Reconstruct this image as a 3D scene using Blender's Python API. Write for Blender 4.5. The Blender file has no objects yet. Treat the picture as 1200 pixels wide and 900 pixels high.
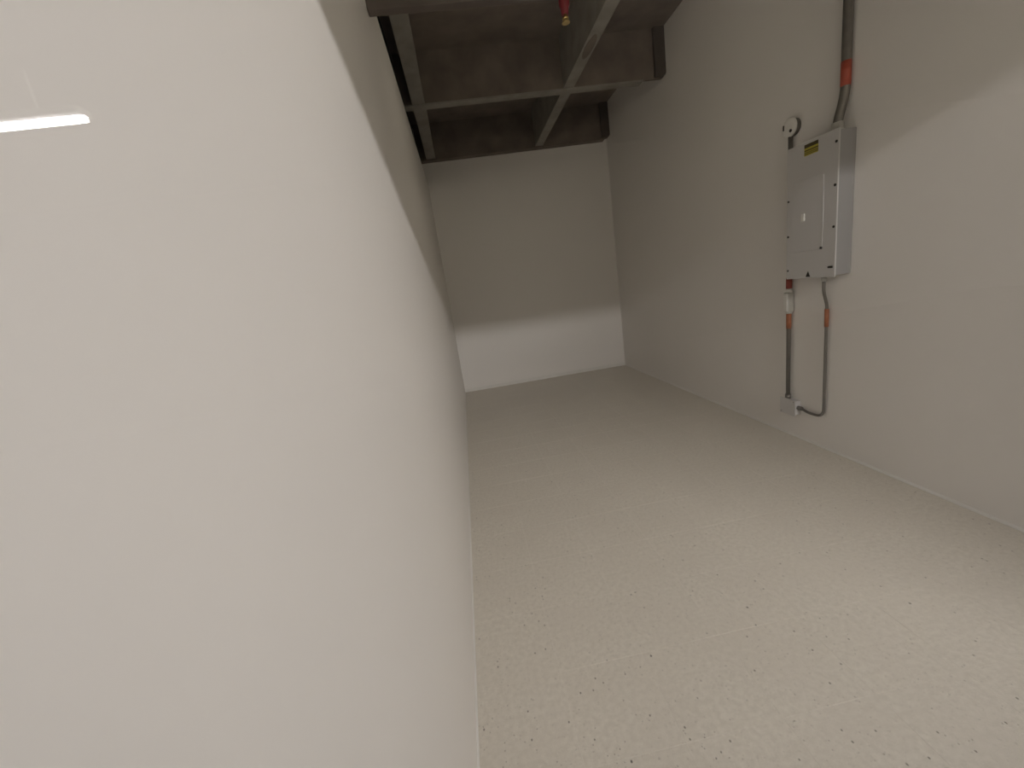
import bpy, bmesh, math, random
from mathutils import Vector, Matrix

random.seed(4)
C = bpy.context.scene.collection
SC = bpy.context.scene

# ------------------------------------------------------------------ camera
cam_data = bpy.data.cameras.new('camera')
cam = bpy.data.objects.new('camera', cam_data)
C.objects.link(cam)
cam_data.sensor_width = 36.0
cam_data.lens = 471.37 / 1200 * 36.0
cam_data.clip_start = 0.01
cam.matrix_world = Matrix(((0.98205, 0.16892, -0.08494, 0.0),
                           (-0.12014, 0.21055, -0.97018, 0.0),
                           (-0.14599, 0.96287, 0.22703, 1.35),
                           (0, 0, 0, 1)))
SC.camera = cam

# ------------------------------------------------------------------ world, exposure
world = bpy.data.worlds.new('world')
SC.world = world
world.use_nodes = True
world.node_tree.nodes['Background'].inputs[0].default_value = (1.0, 0.97, 0.94, 1)
world.node_tree.nodes['Background'].inputs[1].default_value = 0.01
SC.view_settings.view_transform = 'Standard'
SC.view_settings.look = 'None'
SC.view_settings.exposure = 0.0
SC.view_settings.gamma = 1.0
SC.view_settings.use_curve_mapping = False

TUBE = 140.0          # radiance of the corridor's strip lamps
FILL = 13.0           # radiance of the added, unseen fill light over the glazed front
FILL2 = 7.5            # radiance of the added fill bar hidden behind the near beam
LAMPS = [             # x0, x1, y, z, strength factor, depth of the diffuser below z: strips hung under the corridor ceiling outside the glass
    (-5.00, -2.56, -3.72, 3.05, 0.6, .012),
    (1.10, 3.10, -2.30, 2.80, 1.87, .055),
]

# ------------------------------------------------------------------ materials
def mat(name, col, rough=0.6, metal=0.0, spec=0.5, noise=None, bump=None, coat=0.0):
    m = bpy.data.materials.new(name); m.use_nodes = True
    nt = m.node_tree; b = nt.nodes['Principled BSDF']
    b.inputs['Base Color'].default_value = (*col, 1)
    b.inputs['Roughness'].default_value = rough
    b.inputs['Metallic'].default_value = metal
    b.inputs['Specular IOR Level'].default_value = spec
    b.inputs['Coat Weight'].default_value = coat
    geo = nt.nodes.new('ShaderNodeNewGeometry')
    if noise:
        sc, amt = noise
        n = nt.nodes.new('ShaderNodeTexNoise'); n.inputs['Scale'].default_value = sc; n.inputs['Detail'].default_value = 4
        nt.links.new(geo.outputs['Position'], n.inputs['Vector'])
        r = nt.nodes.new('ShaderNodeMapRange')
        r.inputs['From Min'].default_value = 0.3; r.inputs['From Max'].default_value = 0.7
        r.inputs['To Min'].default_value = 1 - amt; r.inputs['To Max'].default_value = 1 + amt
        nt.links.new(n.outputs['Fac'], r.inputs['Value'])
        x = nt.nodes.new('ShaderNodeVectorMath'); x.operation = 'SCALE'
        x.inputs[0].default_value = col
        nt.links.new(r.outputs['Result'], x.inputs['Scale'])
        nt.links.new(x.outputs['Vector'], b.inputs['Base Color'])
    if bump:
        sc, st, dist = bump
        n = nt.nodes.new('ShaderNodeTexNoise'); n.inputs['Scale'].default_value = sc; n.inputs['Detail'].default_value = 3
        nt.links.new(geo.outputs['Position'], n.inputs['Vector'])
        bp = nt.nodes.new('ShaderNodeBump'); bp.inputs['Strength'].default_value = st; bp.inputs['Distance'].default_value = dist
        nt.links.new(n.outputs['Fac'], bp.inputs['Height'])
        nt.links.new(bp.outputs['Normal'], b.inputs['Normal'])
    return m

def emission(name, col, strength):
    m = bpy.data.materials.new(name); m.use_nodes = True
    b = m.node_tree.nodes['Principled BSDF']
    b.inputs['Base Color'].default_value = (0.8, 0.8, 0.8, 1)
    b.inputs['Emission Color'].default_value = (*col, 1)
    b.inputs['Emission Strength'].default_value = strength
    return m

def glass_pane(name):
    """clear window glass: see-through, mirrors a little by Fresnel on both faces"""
    m = bpy.data.materials.new(name); m.use_nodes = True
    nt = m.node_tree; nt.nodes.clear()
    out = nt.nodes.new('ShaderNodeOutputMaterial'); mix = nt.nodes.new('ShaderNodeMixShader')
    t = nt.nodes.new('ShaderNodeBsdfTransparent'); g = nt.nodes.new('ShaderNodeBsdfGlossy')
    t.inputs[0].default_value = (0.985, 0.99, 0.985, 1)
    g.inputs['Roughness'].default_value = 0.0
    geo = nt.nodes.new('ShaderNodeNewGeometry'); ior = nt.nodes.new('ShaderNodeMapRange')
    ior.inputs['To Min'].default_value = 1.5; ior.inputs['To Max'].default_value = 1 / 1.5
    fr = nt.nodes.new('ShaderNodeFresnel')
    nt.links.new(geo.outputs['Backfacing'], ior.inputs['Value'])
    nt.links.new(ior.outputs['Result'], fr.inputs['IOR'])
    nt.links.new(fr.outputs['Fac'], mix.inputs['Fac'])
    nt.links.new(t.outputs[0], mix.inputs[1]); nt.links.new(g.outputs[0], mix.inputs[2])
    nt.links.new(mix.outputs[0], out.inputs['Surface'])
    return m

def vinyl(name):
    """speckled vinyl composition tile: warm grey with small dark chips and pale flecks"""
    m = bpy.data.materials.new(name); m.use_nodes = True
    nt = m.node_tree; b = nt.nodes['Principled BSDF']
    b.inputs['Roughness'].default_value = 0.42
    b.inputs['Specular IOR Level'].default_value = 0.35
    geo = nt.nodes.new('ShaderNodeNewGeometry')
    def node(t, **k):
        n = nt.nodes.new(t)
        for a, v in k.items(): setattr(n, a, v)
        return n
    def mixc(fac, a, bcol):
        x = node('ShaderNodeMix', data_type='RGBA')
        nt.links.new(fac, x.inputs[0])
        if hasattr(a, 'links'): nt.links.new(a, x.inputs[6])
        else: x.inputs[6].default_value = (*a, 1)
        x.inputs[7].default_value = (*bcol, 1)
        return x.outputs[2]
    def rng(sock, a, c, lo=0.0, hi=1.0):
        r = node('ShaderNodeMapRange'); r.inputs['From Min'].default_value = a; r.inputs['From Max'].default_value = c
        r.inputs['To Min'].default_value = lo; r.inputs['To Max'].default_value = hi
        nt.links.new(sock, r.inputs['Value']); return r.outputs['Result']
    def noise(scale, det=3):
        n = node('ShaderNodeTexNoise'); n.inputs['Scale'].default_value = scale; n.inputs['Detail'].default_value = det
        nt.links.new(geo.outputs['Position'], n.inputs['Vector']); return n.outputs['Fac']
    # mottling
    col = mixc(rng(noise(55), 0.35, 0.65), (0.71, 0.665, 0.58), (0.635, 0.59, 0.51))
    col = mixc(rng(noise(4), 0.40, 0.65, 0, 0.5), col, (0.65, 0.60, 0.52))
    # pale flecks
    col = mixc(rng(noise(190, 1), 0.66, 0.72, 0, 0.6), col, (0.78, 0.75, 0.68))
    # soft grey-brown flecks
    col = mixc(rng(noise(120, 2), 0.64, 0.71, 0, 0.55), col, (0.40, 0.36, 0.31))
    # sparse dark chips: random cells of a voronoi
    def chips(scale, keep, rad, colr, fac):
        nonlocal col
        v = node('ShaderNodeTexVoronoi'); v.inputs['Scale'].default_value = scale
        w = node('ShaderNodeMapping'); w.inputs['Scale'].default_value = (1.0, 0.75, 0.0)
        nt.links.new(geo.outputs['Position'], w.inputs['Vector']); nt.links.new(w.outputs['Vector'], v.inputs['Vector'])
        near = rng(v.outputs['Distance'], rad, rad * 0.7)
        s = node('ShaderNodeSeparateColor'); nt.links.new(v.outputs['Color'], s.inputs[0])
        pick = rng(s.outputs[0], keep, keep - 0.02, 0, fac)
        mu = node('ShaderNodeMath', operation='MULTIPLY'); nt.links.new(near, mu.inputs[0]); nt.links.new(pick, mu.inputs[1])
        col = mixc(mu.outputs[0], col, colr)
    chips(48, 0.16, 0.16, (0.14, 0.125, 0.105), 0.8)
    chips(95, 0.14, 0.20, (0.22, 0.20, 0.17), 0.7)
    chips(20, 0.06, 0.08, (0.07, 0.065, 0.055), 0.85)
    nt.links.new(col, b.inputs['Base Color'])
    return m

def bar_print(name, base, ink, bands):
    """flat print on a label: bands of ink by local height (object coordinates, 0..1)"""
    m = bpy.data.materials.new(name); m.use_nodes = True
    nt = m.node_tree; b = nt.nodes['Principled BSDF']; b.inputs['Roughness'].default_value = 0.5
    tc = nt.nodes.new('ShaderNodeTexCoord'); s = nt.nodes.new('ShaderNodeSeparateXYZ')
    nt.links.new(tc.outputs['Generated'], s.inputs[0])
    ramp = nt.nodes.new('ShaderNodeValToRGB'); ramp.color_ramp.interpolation = 'CONSTANT'
    els = ramp.color_ramp.elements
    els[0].position = 0; els[0].color = (*base, 1)
    first = True
    for pos, ik in bands:
        e = els[1] if first else els.new(pos)
        first = False
        e.position = pos; e.color = (*(ink if ik else base), 1)
    nt.links.new(s.outputs['Z'], ramp.inputs['Fac'])
    nt.links.new(ramp.outputs['Color'], b.inputs['Base Color'])
    return m

M_WALL = mat('wall_paint', (0.85, 0.82, 0.785), 0.42, spec=0.35, noise=(1.3, 0.012), bump=(260, 0.05, 0.0006))
M_TRIM = mat('trim_paint', (0.78, 0.76, 0.72), 0.4, noise=(6, 0.02))
M_STEEL = mat('painted_steel_deck', (0.19, 0.156, 0.132), 0.7, spec=0.3, noise=(5, 0.18), bump=(60, 0.15, 0.002))
M_JOIST = mat('grey_primed_steel', (0.28, 0.262, 0.23), 0.6, spec=0.35, noise=(7, 0.16), bump=(70, 0.15, 0.002))
M_FRONT = mat('near_beam_shaded_steel', (0.135, 0.112, 0.098), 0.7, spec=0.25, noise=(5, 0.15), bump=(60, 0.15, 0.002))  # near beam coloured darker to offset the fill light on its face
M_END = mat('dark_end_band', (0.10, 0.083, 0.072), 0.7, spec=0.2, noise=(5, 0.15))
M_DARK = mat('black_gap_shade', (0.012, 0.011, 0.010), 0.9, spec=0.1, noise=(8, 0.2))  # black colour stands in for the shade inside the gap
M_TILE = vinyl('vinyl_tile')
M_GROUT = mat('tile_joint', (0.76, 0.72, 0.64), 0.7, noise=(30, 0.05))
M_GLASS = glass_pane('clear_window_glass')
M_FRAME = mat('grey_metal_frame', (0.35, 0.34, 0.33), 0.45, metal=0.6, noise=(12, 0.05))
M_PANEL = mat('light_grey_enamel', (0.60, 0.585, 0.575), 0.38, spec=0.45, noise=(3, 0.02))
M_PSIDE = mat('darker_grey_side', (0.33, 0.32, 0.315), 0.5, spec=0.3, noise=(3, 0.02))  # enclosure sides toned darker than the cover
M_SCREW = mat('dark_screw', (0.04, 0.035, 0.03), 0.5, metal=0.5, noise=(90, 0.1))
M_YEL = bar_print('yellow_print', (0.50, 0.42, 0.06), (0.07, 0.055, 0.02),
                  [(0.10, 1), (0.17, 0), (0.24, 1), (0.31, 0), (0.40, 1), (0.50, 0), (0.68, 1)])
M_WHITE = mat('white_plastic', (0.78, 0.76, 0.72), 0.4, noise=(40, 0.02))
M_EMT = mat('galvanised_conduit', (0.20, 0.185, 0.165), 0.5, metal=0.5, noise=(25, 0.1))
M_CAST = mat('cast_grey_fitting', (0.60, 0.59, 0.55), 0.45, metal=0.35, noise=(40, 0.06))
M_RED = mat('red_tape', (0.30, 0.06, 0.04), 0.5, noise=(60, 0.08))
M_ORANGE = mat('orange_tape', (0.36, 0.13, 0.06), 0.5, noise=(60, 0.08))
M_ORED = mat('orange_red_tape', (0.42, 0.085, 0.05), 0.5, noise=(60, 0.08))
M_PIPE = mat('red_painted_pipe', (0.17, 0.004, 0.010), 0.55, noise=(30, 0.1))
M_BRASS = mat('brass', (0.62, 0.47, 0.20), 0.35, metal=0.8, noise=(60, 0.1))
M_HOUSE = mat('white_lamp_housing', (0.7, 0.7, 0.7), 0.5, noise=(10, 0.02))
M_CORR = mat('dark_corridor_ceiling', (0.06, 0.055, 0.05), 0.9, spec=0.1, noise=(4, 0.1))
M_CFLOOR = mat('corridor_concrete', (0.12, 0.115, 0.105), 0.8, spec=0.2, noise=(3, 0.15))

# ------------------------------------------------------------------ mesh helpers
def add_box(bm, x0, x1, y0, y1, z0, z1, bevel=0.0):
    r = bmesh.ops.create_cube(bm, size=1.0)
    for v in r['verts']:
        v.co = Vector((x0 + (v.co.x + .5) * (x1 - x0), y0 + (v.co.y + .5) * (y1 - y0), z0 + (v.co.z + .5) * (z1 - z0)))
    if bevel:
        es = list({e for v in r['verts'] for e in v.link_edges})
        bmesh.ops.bevel(bm, geom=es, offset=bevel, segments=2, profile=0.6, affect='EDGES')
def box(x0, x1, y0, y1, z0, z1, bevel=0.0):
    bm = bmesh.new(); add_box(bm, x0, x1, y0, y1, z0, z1, bevel); return bm
def add_tube(bm, pts, rad, n=16, caps=True):
    pts = [Vector(p) for p in pts]
    rads = rad if isinstance(rad, (list, tuple)) else [rad] * len(pts)
    rings = []; ref = None
    for i, p in enumerate(pts):
        d = (pts[min(i + 1, len(pts) - 1)] - pts[max(i - 1, 0)])
        d.normalize()
        if ref is None:
            ref = Vector((1, 0, 0)) if abs(d.x) < .9 else Vector((0, 1, 0))
        u = (ref - d * ref.dot(d)).normalized(); w = d.cross(u); ref = u
        rings.append([bm.verts.new(p + (u * math.cos(a) + w * math.sin(a)) * rads[i])
                      for a in (2 * math.pi * k / n for k in range(n))])
    for a, b in zip(rings, rings[1:]):
        for k in range(n):
            f = bm.faces.new((a[k], a[(k + 1) % n], b[(k + 1) % n], b[k])); f.smooth = True
    if caps:
        bm.faces.new(list(reversed(rings[0]))); bm.faces.new(rings[-1])
def tube(pts, rad, n=16):
    bm = bmesh.new(); add_tube(bm, pts, rad, n); return bm
def add_prism(bm, outline, y0, y1):
    """outline in (x, z), pushed along y"""
    a = [bm.verts.new((x, y0, z)) for x, z in outline]; b = [bm.verts.new((x, y1, z)) for x, z in outline]
    n = len(a)
    bm.faces.new(a); bm.faces.new(list(reversed(b)))
    for k in range(n): bm.faces.new((a[k], b[k], b[(k + 1) % n], a[(k + 1) % n]))
def smooth_path(pts, n=6):
    """rounded corners along a polyline given as (point, bend radius)"""
    out = []
    P = [Vector(p) for p, r in pts]; Rr = [r for p, r in pts]
    for i, p in enumerate(P):
        if i in (0, len(P) - 1) or Rr[i] == 0: out.append(p); continue
        a = (P[i - 1] - p).normalized(); b = (P[i + 1] - p).normalized()
        r = min(Rr[i], (P[i - 1] - p).length * .49, (P[i + 1] - p).length * .49)
        s, e = p + a * r, p + b * r
        for k in range(n + 1):
            t = k / n; out.append(s * (1 - t) ** 2 + p * 2 * t * (1 - t) + e * t * t)
    return out

def obj(name, bm, m, parent=None):
    bmesh.ops.recalc_face_normals(bm, faces=bm.faces[:])
    me = bpy.data.meshes.new(name)
    bm.to_mesh(me); bm.free()
    me.materials.append(m)
    o = bpy.data.objects.new(name, me); C.objects.link(o)
    if parent is not None:
        o.parent = parent
        root = parent
        off = Vector((0, 0, 0))
        while root is not None:
            off += Vector(root.location); root = root.parent
        o.location = -off                       # meshes are written in world coordinates
    return o
def thing(name, label, cat, loc, group=None):
    o = bpy.data.objects.new(name, None); o.empty_display_size = 0.1
    C.objects.link(o); o.location = loc; o['label'] = label; o['category'] = cat
    if group: o['group'] = group
    return o
def struct(name, bm, m, label, cat):
    o = obj(name, bm, m); o['kind'] = 'structure'; o['label'] = label; o['category'] = cat
    return o

# ------------------------------------------------------------------ the room
XL, XR, YB, ZD = -0.190, 2.244, 5.745, 3.483      # left wall face, right wall face, back wall face, deck underside
ZLT = 2.815                                        # top of the left partition
YP = 0.0                                           # outer face of the front (glazed) wall
HEAD = 2.29                                        # top of the glazed opening
XJ = 2.08                                          # right jamb of the opening

floor = struct('floor', box(XL - .12, XR + .12, -.06, YB + .12, -.10, -.0007), M_GROUT, 'speckled warm grey vinyl tile floor of the narrow room', 'floor')
# tiles: 305 mm grid, phase read from the faint joints
T, J = 0.305, 0.0006
def cuts(lo, hi, ph):
    c = [lo]; v = ph + math.ceil((lo - ph) / T) * T
    while v < hi - 1e-4:
        if v > lo + 1e-3: c.append(v)
        v += T
    return c + [hi]
tile_meshes = {}
for ix, (xa, xb) in enumerate(zip(cuts(XL, XR, .728), cuts(XL, XR, .728)[1:])):
    for ya, yb in zip(cuts(-.05, YB, .857), cuts(-.05, YB, .857)[1:]):
        key = (round(xb - xa, 4), round(yb - ya, 4))
        if key not in tile_meshes:
            bm = bmesh.new(); w, d = key
            add_box(bm, -w / 2 + J, w / 2 - J, -d / 2 + J, d / 2 - J, -.0030, 0)
            top = [e for e in bm.edges if all(abs(v.co.z) < 1e-6 for v in e.verts)]
            bmesh.ops.bevel(bm, geom=top, offset=.0002, segments=1, affect='EDGES')
            me = bpy.data.meshes.new('tile'); bm.to_mesh(me); bm.free(); me.materials.append(M_TILE); tile_meshes[key] = me
        o = bpy.data.objects.new('tile', tile_meshes[key]); C.objects.link(o); o.parent = floor
        o.location = ((xa + xb) / 2, (ya + yb) / 2, random.uniform(-.0001, .0001))

wall_left = struct('wall_left', box(XL - .10, XL, YP, YB, 0, ZLT), M_WALL, 'long white painted partition close on the left', 'wall')
wall_right = struct('wall_right', box(XR, XR + .12, YP, YB + .12, 0, ZD), M_WALL, 'long painted wall carrying the electrical panel', 'wall')
wall_back = struct('wall_back', box(XL - .12, XR, YB, YB + .12, 0, ZD), M_WALL, 'short painted end wall under the dark deck', 'wall')

bm = bmesh.new()
add_box(bm, XL - .12, XR + .12, YP - .10, YP, HEAD, ZD)
add_box(bm, XJ, XR + .12, YP - .10, YP, 0, HEAD)
wall_front = struct('wall_front', bm, M_WALL, 'wall over and beside the glazed opening', 'wall')
bm = bmesh.new()                                    # window frame: jambs, head, sill
add_box(bm, XL, XL + .035, YP - .07, YP, .06, HEAD - .04)
add_box(bm, XJ - .05, XJ, YP - .07, YP, .06, HEAD - .04)
add_box(bm, XL, XJ, YP - .07, YP, HEAD - .04, HEAD)
add_box(bm, XL, XJ, YP - .07, YP, 0, .06)
window = struct('window_1', bm, M_FRAME, 'floor to head glazed front of the room', 'window')
obj('pane', box(XL + .035, XJ - .05, .014, .020, .06, HEAD - .04), M_GLASS, window).location.y = 0
# small white corner beads along the floor
def quarter(y0, y1, x, s, r=.013):
    bm = bmesh.new()
    pts = [(x, 0)] + [(x + s * r * math.cos(a), r * math.sin(a)) for a in (math.pi / 2 * k / 5 for k in range(6))]
    add_prism(bm, pts, y0, y1); return bm
struct('baseboard_right', quarter(.02, YB, XR, -1, .011), M_TRIM, 'thin white bead along the right wall', 'baseboard')
struct('baseboard_left', quarter(.02, YB, XL, 1, .006), M_TRIM, 'thin white bead along the left partition', 'baseboard')
struct('baseboard_back', box(XL + .011, XR - .016, YB - .008, YB, 0, .045, .002), M_TRIM, 'low white strip along the end wall', 'baseboard')
struct('gap_shade_1', box(XL - .12, XL - .07, YP, YB, ZLT, ZD), M_DARK, 'added black board standing for the shade in the gap above the left partition', 'gap_shade')

# ------------------------------------------------------------------ dark deck with beams
ceiling = struct('ceiling', box(XL - .12, XR + .12, YP - .10, YB + .12, ZD, ZD + .10), M_STEEL, 'dark brown deck over the room on deep beams', 'ceiling')
def rounded(x0, x1, z0, z1, r, n=6):
    o = [(x0, z1), (x0, z0)]
    o += [(x1 - r + r * math.sin(a), z0 + r - r * math.cos(a)) for a in (math.pi / 2 * k / n for k in range(n + 1))]
    return o + [(x1, z1)]
ZJ = 1.728 + 1.35
for y, zb in ((4.150, ZJ - .004), (5.640, ZJ - .004)):
    bm = bmesh.new(); add_prism(bm, rounded(XL - .06, XR - .001, zb, ZD, .035), y, y + .03)
    web = obj('cross_beam', bm, M_STEEL, ceiling)
    back = y > 5
    obj('bottom_flange', box(XL - .06, XR - (.06 if back else .22), y - .006, y + (.10 if back else .09), zb - .010, zb + .002), M_STEEL if back else M_JOIST, web)
    bm = bmesh.new(); add_prism(bm, rounded(XR - .105, XR - .0015, zb + .004, ZD, .035), y - .035, y)
    obj('end_band', bm, M_END, web)  # separate darker band across the beam's right end
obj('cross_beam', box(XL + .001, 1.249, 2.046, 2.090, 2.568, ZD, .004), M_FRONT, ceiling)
# joists between the beams
for xa, xb in ((-.150, -.035), (1.250, 1.352)):
    for ya, yb in ((YP, 2.045), (2.091, 4.148), (4.182, 5.638)):
        bm = bmesh.new()
        add_box(bm, xa, xb, ya, yb, ZJ, ZJ + .012)
        add_box(bm, xa + .004, xa + .016, ya, yb, ZJ + .012, ZD)
        add_box(bm, xb - .016, xb - .004, ya, yb, ZJ + .012, ZD)
        j = obj('joist', bm, M_JOIST, ceiling)
        if xa > 1 and ya > 2 and ya < 4:
            bm = bmesh.new()
            r = bmesh.ops.create_cone(bm, cap_ends=True, segments=20, radius1=1, radius2=1, depth=1)
            for v in r['verts']: v.co = Vector((1.301 + v.co.x * .034, 3.52 + v.co.y * .16, ZJ - .002 + v.co.z * .005))
            obj('cover_plate', bm, M_STEEL, j)  # darker oval on the joist's underside

# red pipe and sprinkler head
sp = thing('sprinkler_pipe', 'short red pipe with brass head hanging from the dark deck beside the grey joist', 'pipe', (.957, 2.97, 3.0))
obj('pipe', tube([(.957, 2.97, ZD), (.957, 2.97, 3.05), (.957, 2.97, 3.035), (.957, 2.97, 2.998)], [.034, .034, .026, .022]), M_PIPE, sp)
h = obj('sprinkler_head', tube([(.957, 2.97, 2.998), (.957, 2.97, 2.985), (.957, 2.97, 2.984), (.957, 2.97, 2.972)], [.014, .014, .020, .020]), M_BRASS, sp)
bm = bmesh.new(); add_tube(bm, [(.957, 2.97, 2.958), (.957, 2.97, 2.954)], .026)
for s in (-1, 1): add_tube(bm, [(.957 + s * .015, 2.97, 2.974), (.957 + s * .012, 2.97, 2.956)], .004, 8)
obj('deflector', bm, M_BRASS, h)

# ------------------------------------------------------------------ electrical panel
PX, PY0, PY1, PZ0, PZ1 = 2.133, 2.163, 2.520, 1.146, 1.930
pan = thing('electrical_panel', 'light grey metal breaker panel with yellow label on the right wall', 'electrical panel', (XR, (PY0 + PY1) / 2, PZ0))
obj('enclosure', box(PX + .006, XR, PY0 + .008, PY1 - .008, PZ0 + .008, PZ1 - .008, .003), M_PSIDE, pan)
cov = obj('cover', box(PX, PX + .008, PY0, PY1, PZ0, PZ1, .0025), M_PANEL, pan)
door = obj('door', box(PX - .0035, PX + .001, 2.252, 2.478, 1.312, 1.722, .0015), M_PANEL, pan); door['label'] = 'flush cover door'
obj('hinge', tube([(PX - .003, 2.249, 1.325), (PX - .003, 2.249, 1.690)], .0028, 10), M_PANEL, door)
obj('latch', box(PX - .010, PX, 2.375, 2.397, 1.490, 1.532, .003), M_WHITE, door)
obj('catch', box(PX - .007, PX, 2.250, 2.262, 1.312, 1.326, .002), M_SCREW, door)
def screw(y, z, r=.0075):
    bm = bmesh.new(); add_tube(bm, [(PX + .001, y, z), (PX - .003, y, z), (PX - .0045, y, z)], [r, r, r * .6], 12)
    obj('screw', bm, M_SCREW, cov)
for z in (1.865, 1.645, 1.425): screw(2.178, z)
for z in (1.625, 1.412, 1.200): screw(2.505, z, .006)
obj('slide_catch', box(PX - .006, PX, 2.176, 2.206, 1.198, 1.210, .002), M_SCREW, cov)
obj('warning_label', box(PX - .0012, PX + .0005, 2.294, 2.390, 1.852, 1.914), M_YEL, cov)['label'] = 'yellow warning label with dark print'
bm = bmesh.new()                                    # little dark triangle mark near the lower edge
t0 = [bm.verts.new((PX - .0012, y, z)) for y, z in ((2.364, 1.155), (2.330, 1.155), (2.347, 1.190))]
t1 = [bm.verts.new((PX + .0005, v.co.y, v.co.z)) for v in t0]
bm.faces.new(t0); bm.faces.new(t1[::-1])
for k in range(3): bm.faces.new((t0[k], t1[k], t1[(k + 1) % 3], t0[(k + 1) % 3]))
obj('triangle_mark', bm, M_SCREW, cov)

# conduit above the panel
cx = XR - .027
up = thing('conduit', 'thick grey conduit with orange-red tape rising from the top of the electrical panel', 'conduit', (cx, 2.222, PZ1))
obj('tube', tube(smooth_path([((2.188, 2.232, PZ1 - .01), 0), ((2.188, 2.232, 1.975), .035), ((cx, 2.222, 2.105), .05), ((cx, 2.222, ZD), 0)]), .0225), M_EMT, up)
obj('connector', tube([(2.188, 2.232, PZ1 - .008), (2.188, 2.232, PZ1 + .006), (2.188, 2.232, PZ1 + .006), (2.188, 2.232, PZ1 + .040)], [.032, .032, .028, .028]), M_CAST, up)
obj('tape_band', tube([(cx, 2.222, 2.140), (cx, 2.222, 2.258)], .0238), M_ORED, up)

# round box above the panel and the conduit run that leaves it
RY, RX = 2.592, 2.216
rb = thing('round_box', 'round white electrical box above the upper far corner of the grey panel', 'electrical box', (XR, RY, 2.075))
obj('base', tube([(XR, RY, 2.075), (2.212, RY, 2.075)], .050, 28), M_EMT, rb)  # dark tone puts the shadow beside the cover into the base colour
cv = obj('cover', tube([(2.213, RY, 2.075), (2.206, RY, 2.075), (2.200, RY, 2.075), (2.197, RY, 2.075)], [.056, .056, .050, .030], 28), M_WHITE, rb)
obj('slot', box(2.195, 2.203, RY + .030, RY + .042, 2.068, 2.100, .003), M_SCREW, cv)
obj('knob', tube([(2.199, RY - .022, 2.052), (2.193, RY - .022, 2.052)], .009, 12), M_SCREW, cv)

dn = thing('conduit', 'straight grey conduit down to the small wall box, with white fitting and red tape', 'conduit', (RX, RY, .29))
obj('tube', tube([(RX, RY, .283), (RX, RY, 2.026)], .0135), M_EMT, dn)
obj('tape_band', tube([(RX, RY, 1.075), (RX, RY, 1.150)], .0185), M_RED, dn)
obj('tape_band', tube([(RX, RY, .800), (RX, RY, .905)], .0160), M_ORANGE, dn)['label'] = 'orange tape band'
fit = obj('conduit_body', box(RX - .026, RX + .022, RY - .021, RY + .021, .918, 1.050, .008), M_CAST, dn)
obj('body_cover', box(RX - .031, RX - .0255, RY - .019, RY + .019, .922, 1.046, .003), M_WHITE, fit)
obj('hub', tube([(RX, RY, 1.045), (RX, RY, 1.076)], .019), M_WHITE, fit)
obj('hub', tube([(RX, RY, .905), (RX, RY, .922)], .019), M_CAST, fit)
bm = bmesh.new(); add_tube(bm, [(RX, RY, .283), (RX, RY, .318)], .0185); obj('connector', bm, M_EMT, dn)

# looped conduit on the near side
ly, lx = 2.300, 2.224
lp = thing('conduit', 'thin grey conduit with orange tape looping from the panel underside to the small wall box', 'conduit', (lx, ly, .235))
path = smooth_path([((2.182, 2.283, PZ0 + .004), 0), ((2.182, 2.283, 1.055), .03), ((lx, ly, .968), .03), ((lx, ly, .225), .155), ((lx, 2.430, .224), .03), ((lx, 2.470, .236), .03), ((lx, 2.510, .236), 0)], 8)
obj('tube', tube(path, .0088, 12), M_EMT, lp)
obj('tape_band', tube([(lx, ly, .832), (lx, ly, .944)], .0125, 12), M_ORANGE, lp)
obj('connector', tube([(2.182, 2.283, PZ0 + .003), (2.182, 2.283, 1.118)], .0145, 12), M_CAST, lp)
obj('connector', tube([(lx, 2.478, .236), (lx, 2.508, .236)], .0145, 12), M_EMT, lp)

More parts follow.
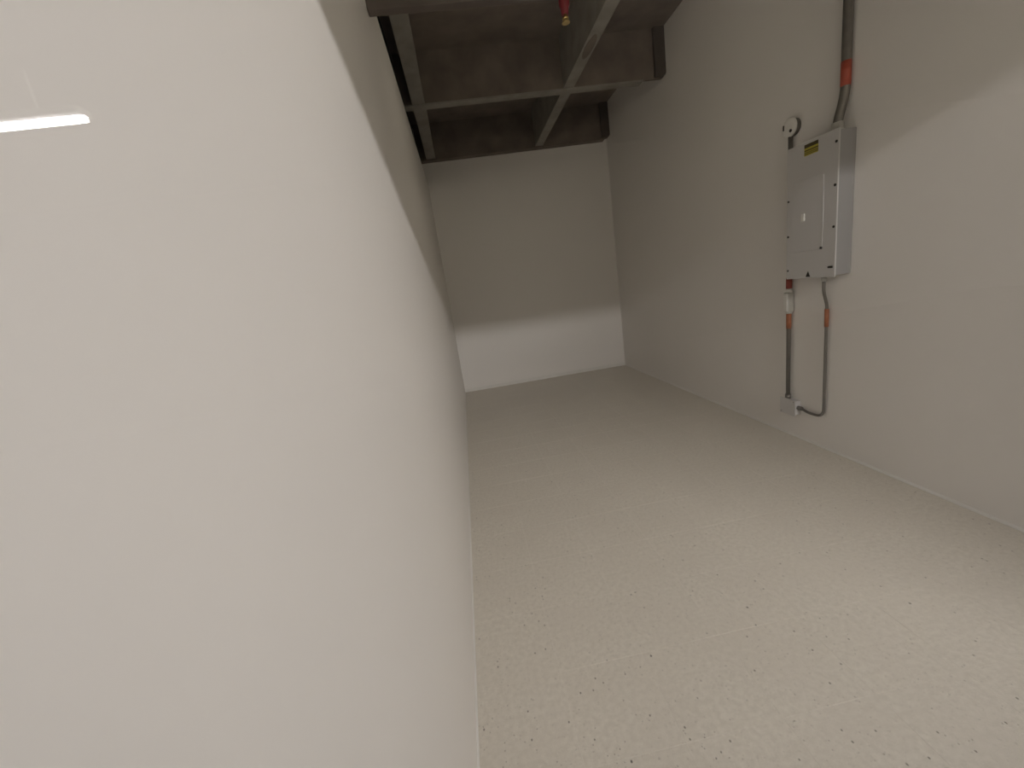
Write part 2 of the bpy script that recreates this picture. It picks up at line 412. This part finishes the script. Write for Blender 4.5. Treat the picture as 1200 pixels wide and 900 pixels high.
jb = thing('junction_box', 'small square grey junction box low on the right wall below the panel', 'electrical box', (XR, 2.565, .185))
obj('box', box(2.198, XR, 2.508, 2.632, .182, .285, .003), M_PANEL, jb)
plate = obj('cover_plate', box(2.193, 2.199, 2.500, 2.640, .174, .293, .002), M_PANEL, jb)
for y, z in ((2.515, .278), (2.625, .189)):
    obj('screw', tube([(2.1935, y, z), (2.191, y, z)], .004, 8), M_EMT, plate)

# ------------------------------------------------------------------ outside the glass: corridor with strip lamps
struct('floor_corridor', box(-8.5, 10.5, -7.0, -.065, -.10, -.002), M_CFLOOR, 'corridor floor outside the glass', 'floor')
struct('ceiling_corridor', box(-8.5, 10.5, -7.0, -.11, 3.41, 3.50), M_CORR, 'dark corridor ceiling outside the glass', 'ceiling')
for i, (x0, x1, y, z, k, dz) in enumerate(LAMPS):
    lab = ['strip lamp at the left of the corridor, mirrored as a bright streak in the glass', 'strip lamp nearest the glass front, at its right'][i]
    t = thing('strip_lamp', lab, 'lamp', ((x0 + x1) / 2, y, z), 'corridor strip lamps')
    obj('housing', box(x0, x1, y - .06, y + .06, z + .03, z + .08), M_HOUSE, t)
    for sx in (x0 + .3, x1 - .3):
        obj('stem', tube([(sx, y, z + .079), (sx, y, 3.41)], .008, 8), M_HOUSE, t)
    obj('diffuser', box(x0, x1, y - .02, y + .02, z - dz, z + .03, .008), emission('lamp_light_%d' % i, (1.0, .945, .945), TUBE * k), t)

bl = thing('front_fill', 'long added fill light on the wall above the glazed front, out of view', 'lamp', (1.23, 0.0, 2.35))  # added light, out of view, raises the ambient level in the room
obj('housing', box(.48, 1.98, 0.001, .045, 2.35, 2.51, .006), M_HOUSE, bl)
obj('diffuser', box(.50, 1.96, .045, .070, 2.365, 2.495, .008), emission('front_fill_glow', (1.0, .91, .76), FILL), bl)
bb = thing('beam_fill', 'slim added fill bar hidden behind the near beam under the deck', 'lamp', (.78, 2.091, 2.80))  # added light, hidden by the beam, brightens the end wall and deck
obj('housing', box(.33, 1.23, 2.091, 2.115, 2.71, 2.86, .004), M_HOUSE, bb)
obj('diffuser', box(.35, 1.21, 2.115, 2.130, 2.73, 2.84, .005), emission('beam_fill_glow', (1.0, .90, .70), FILL2), bb)
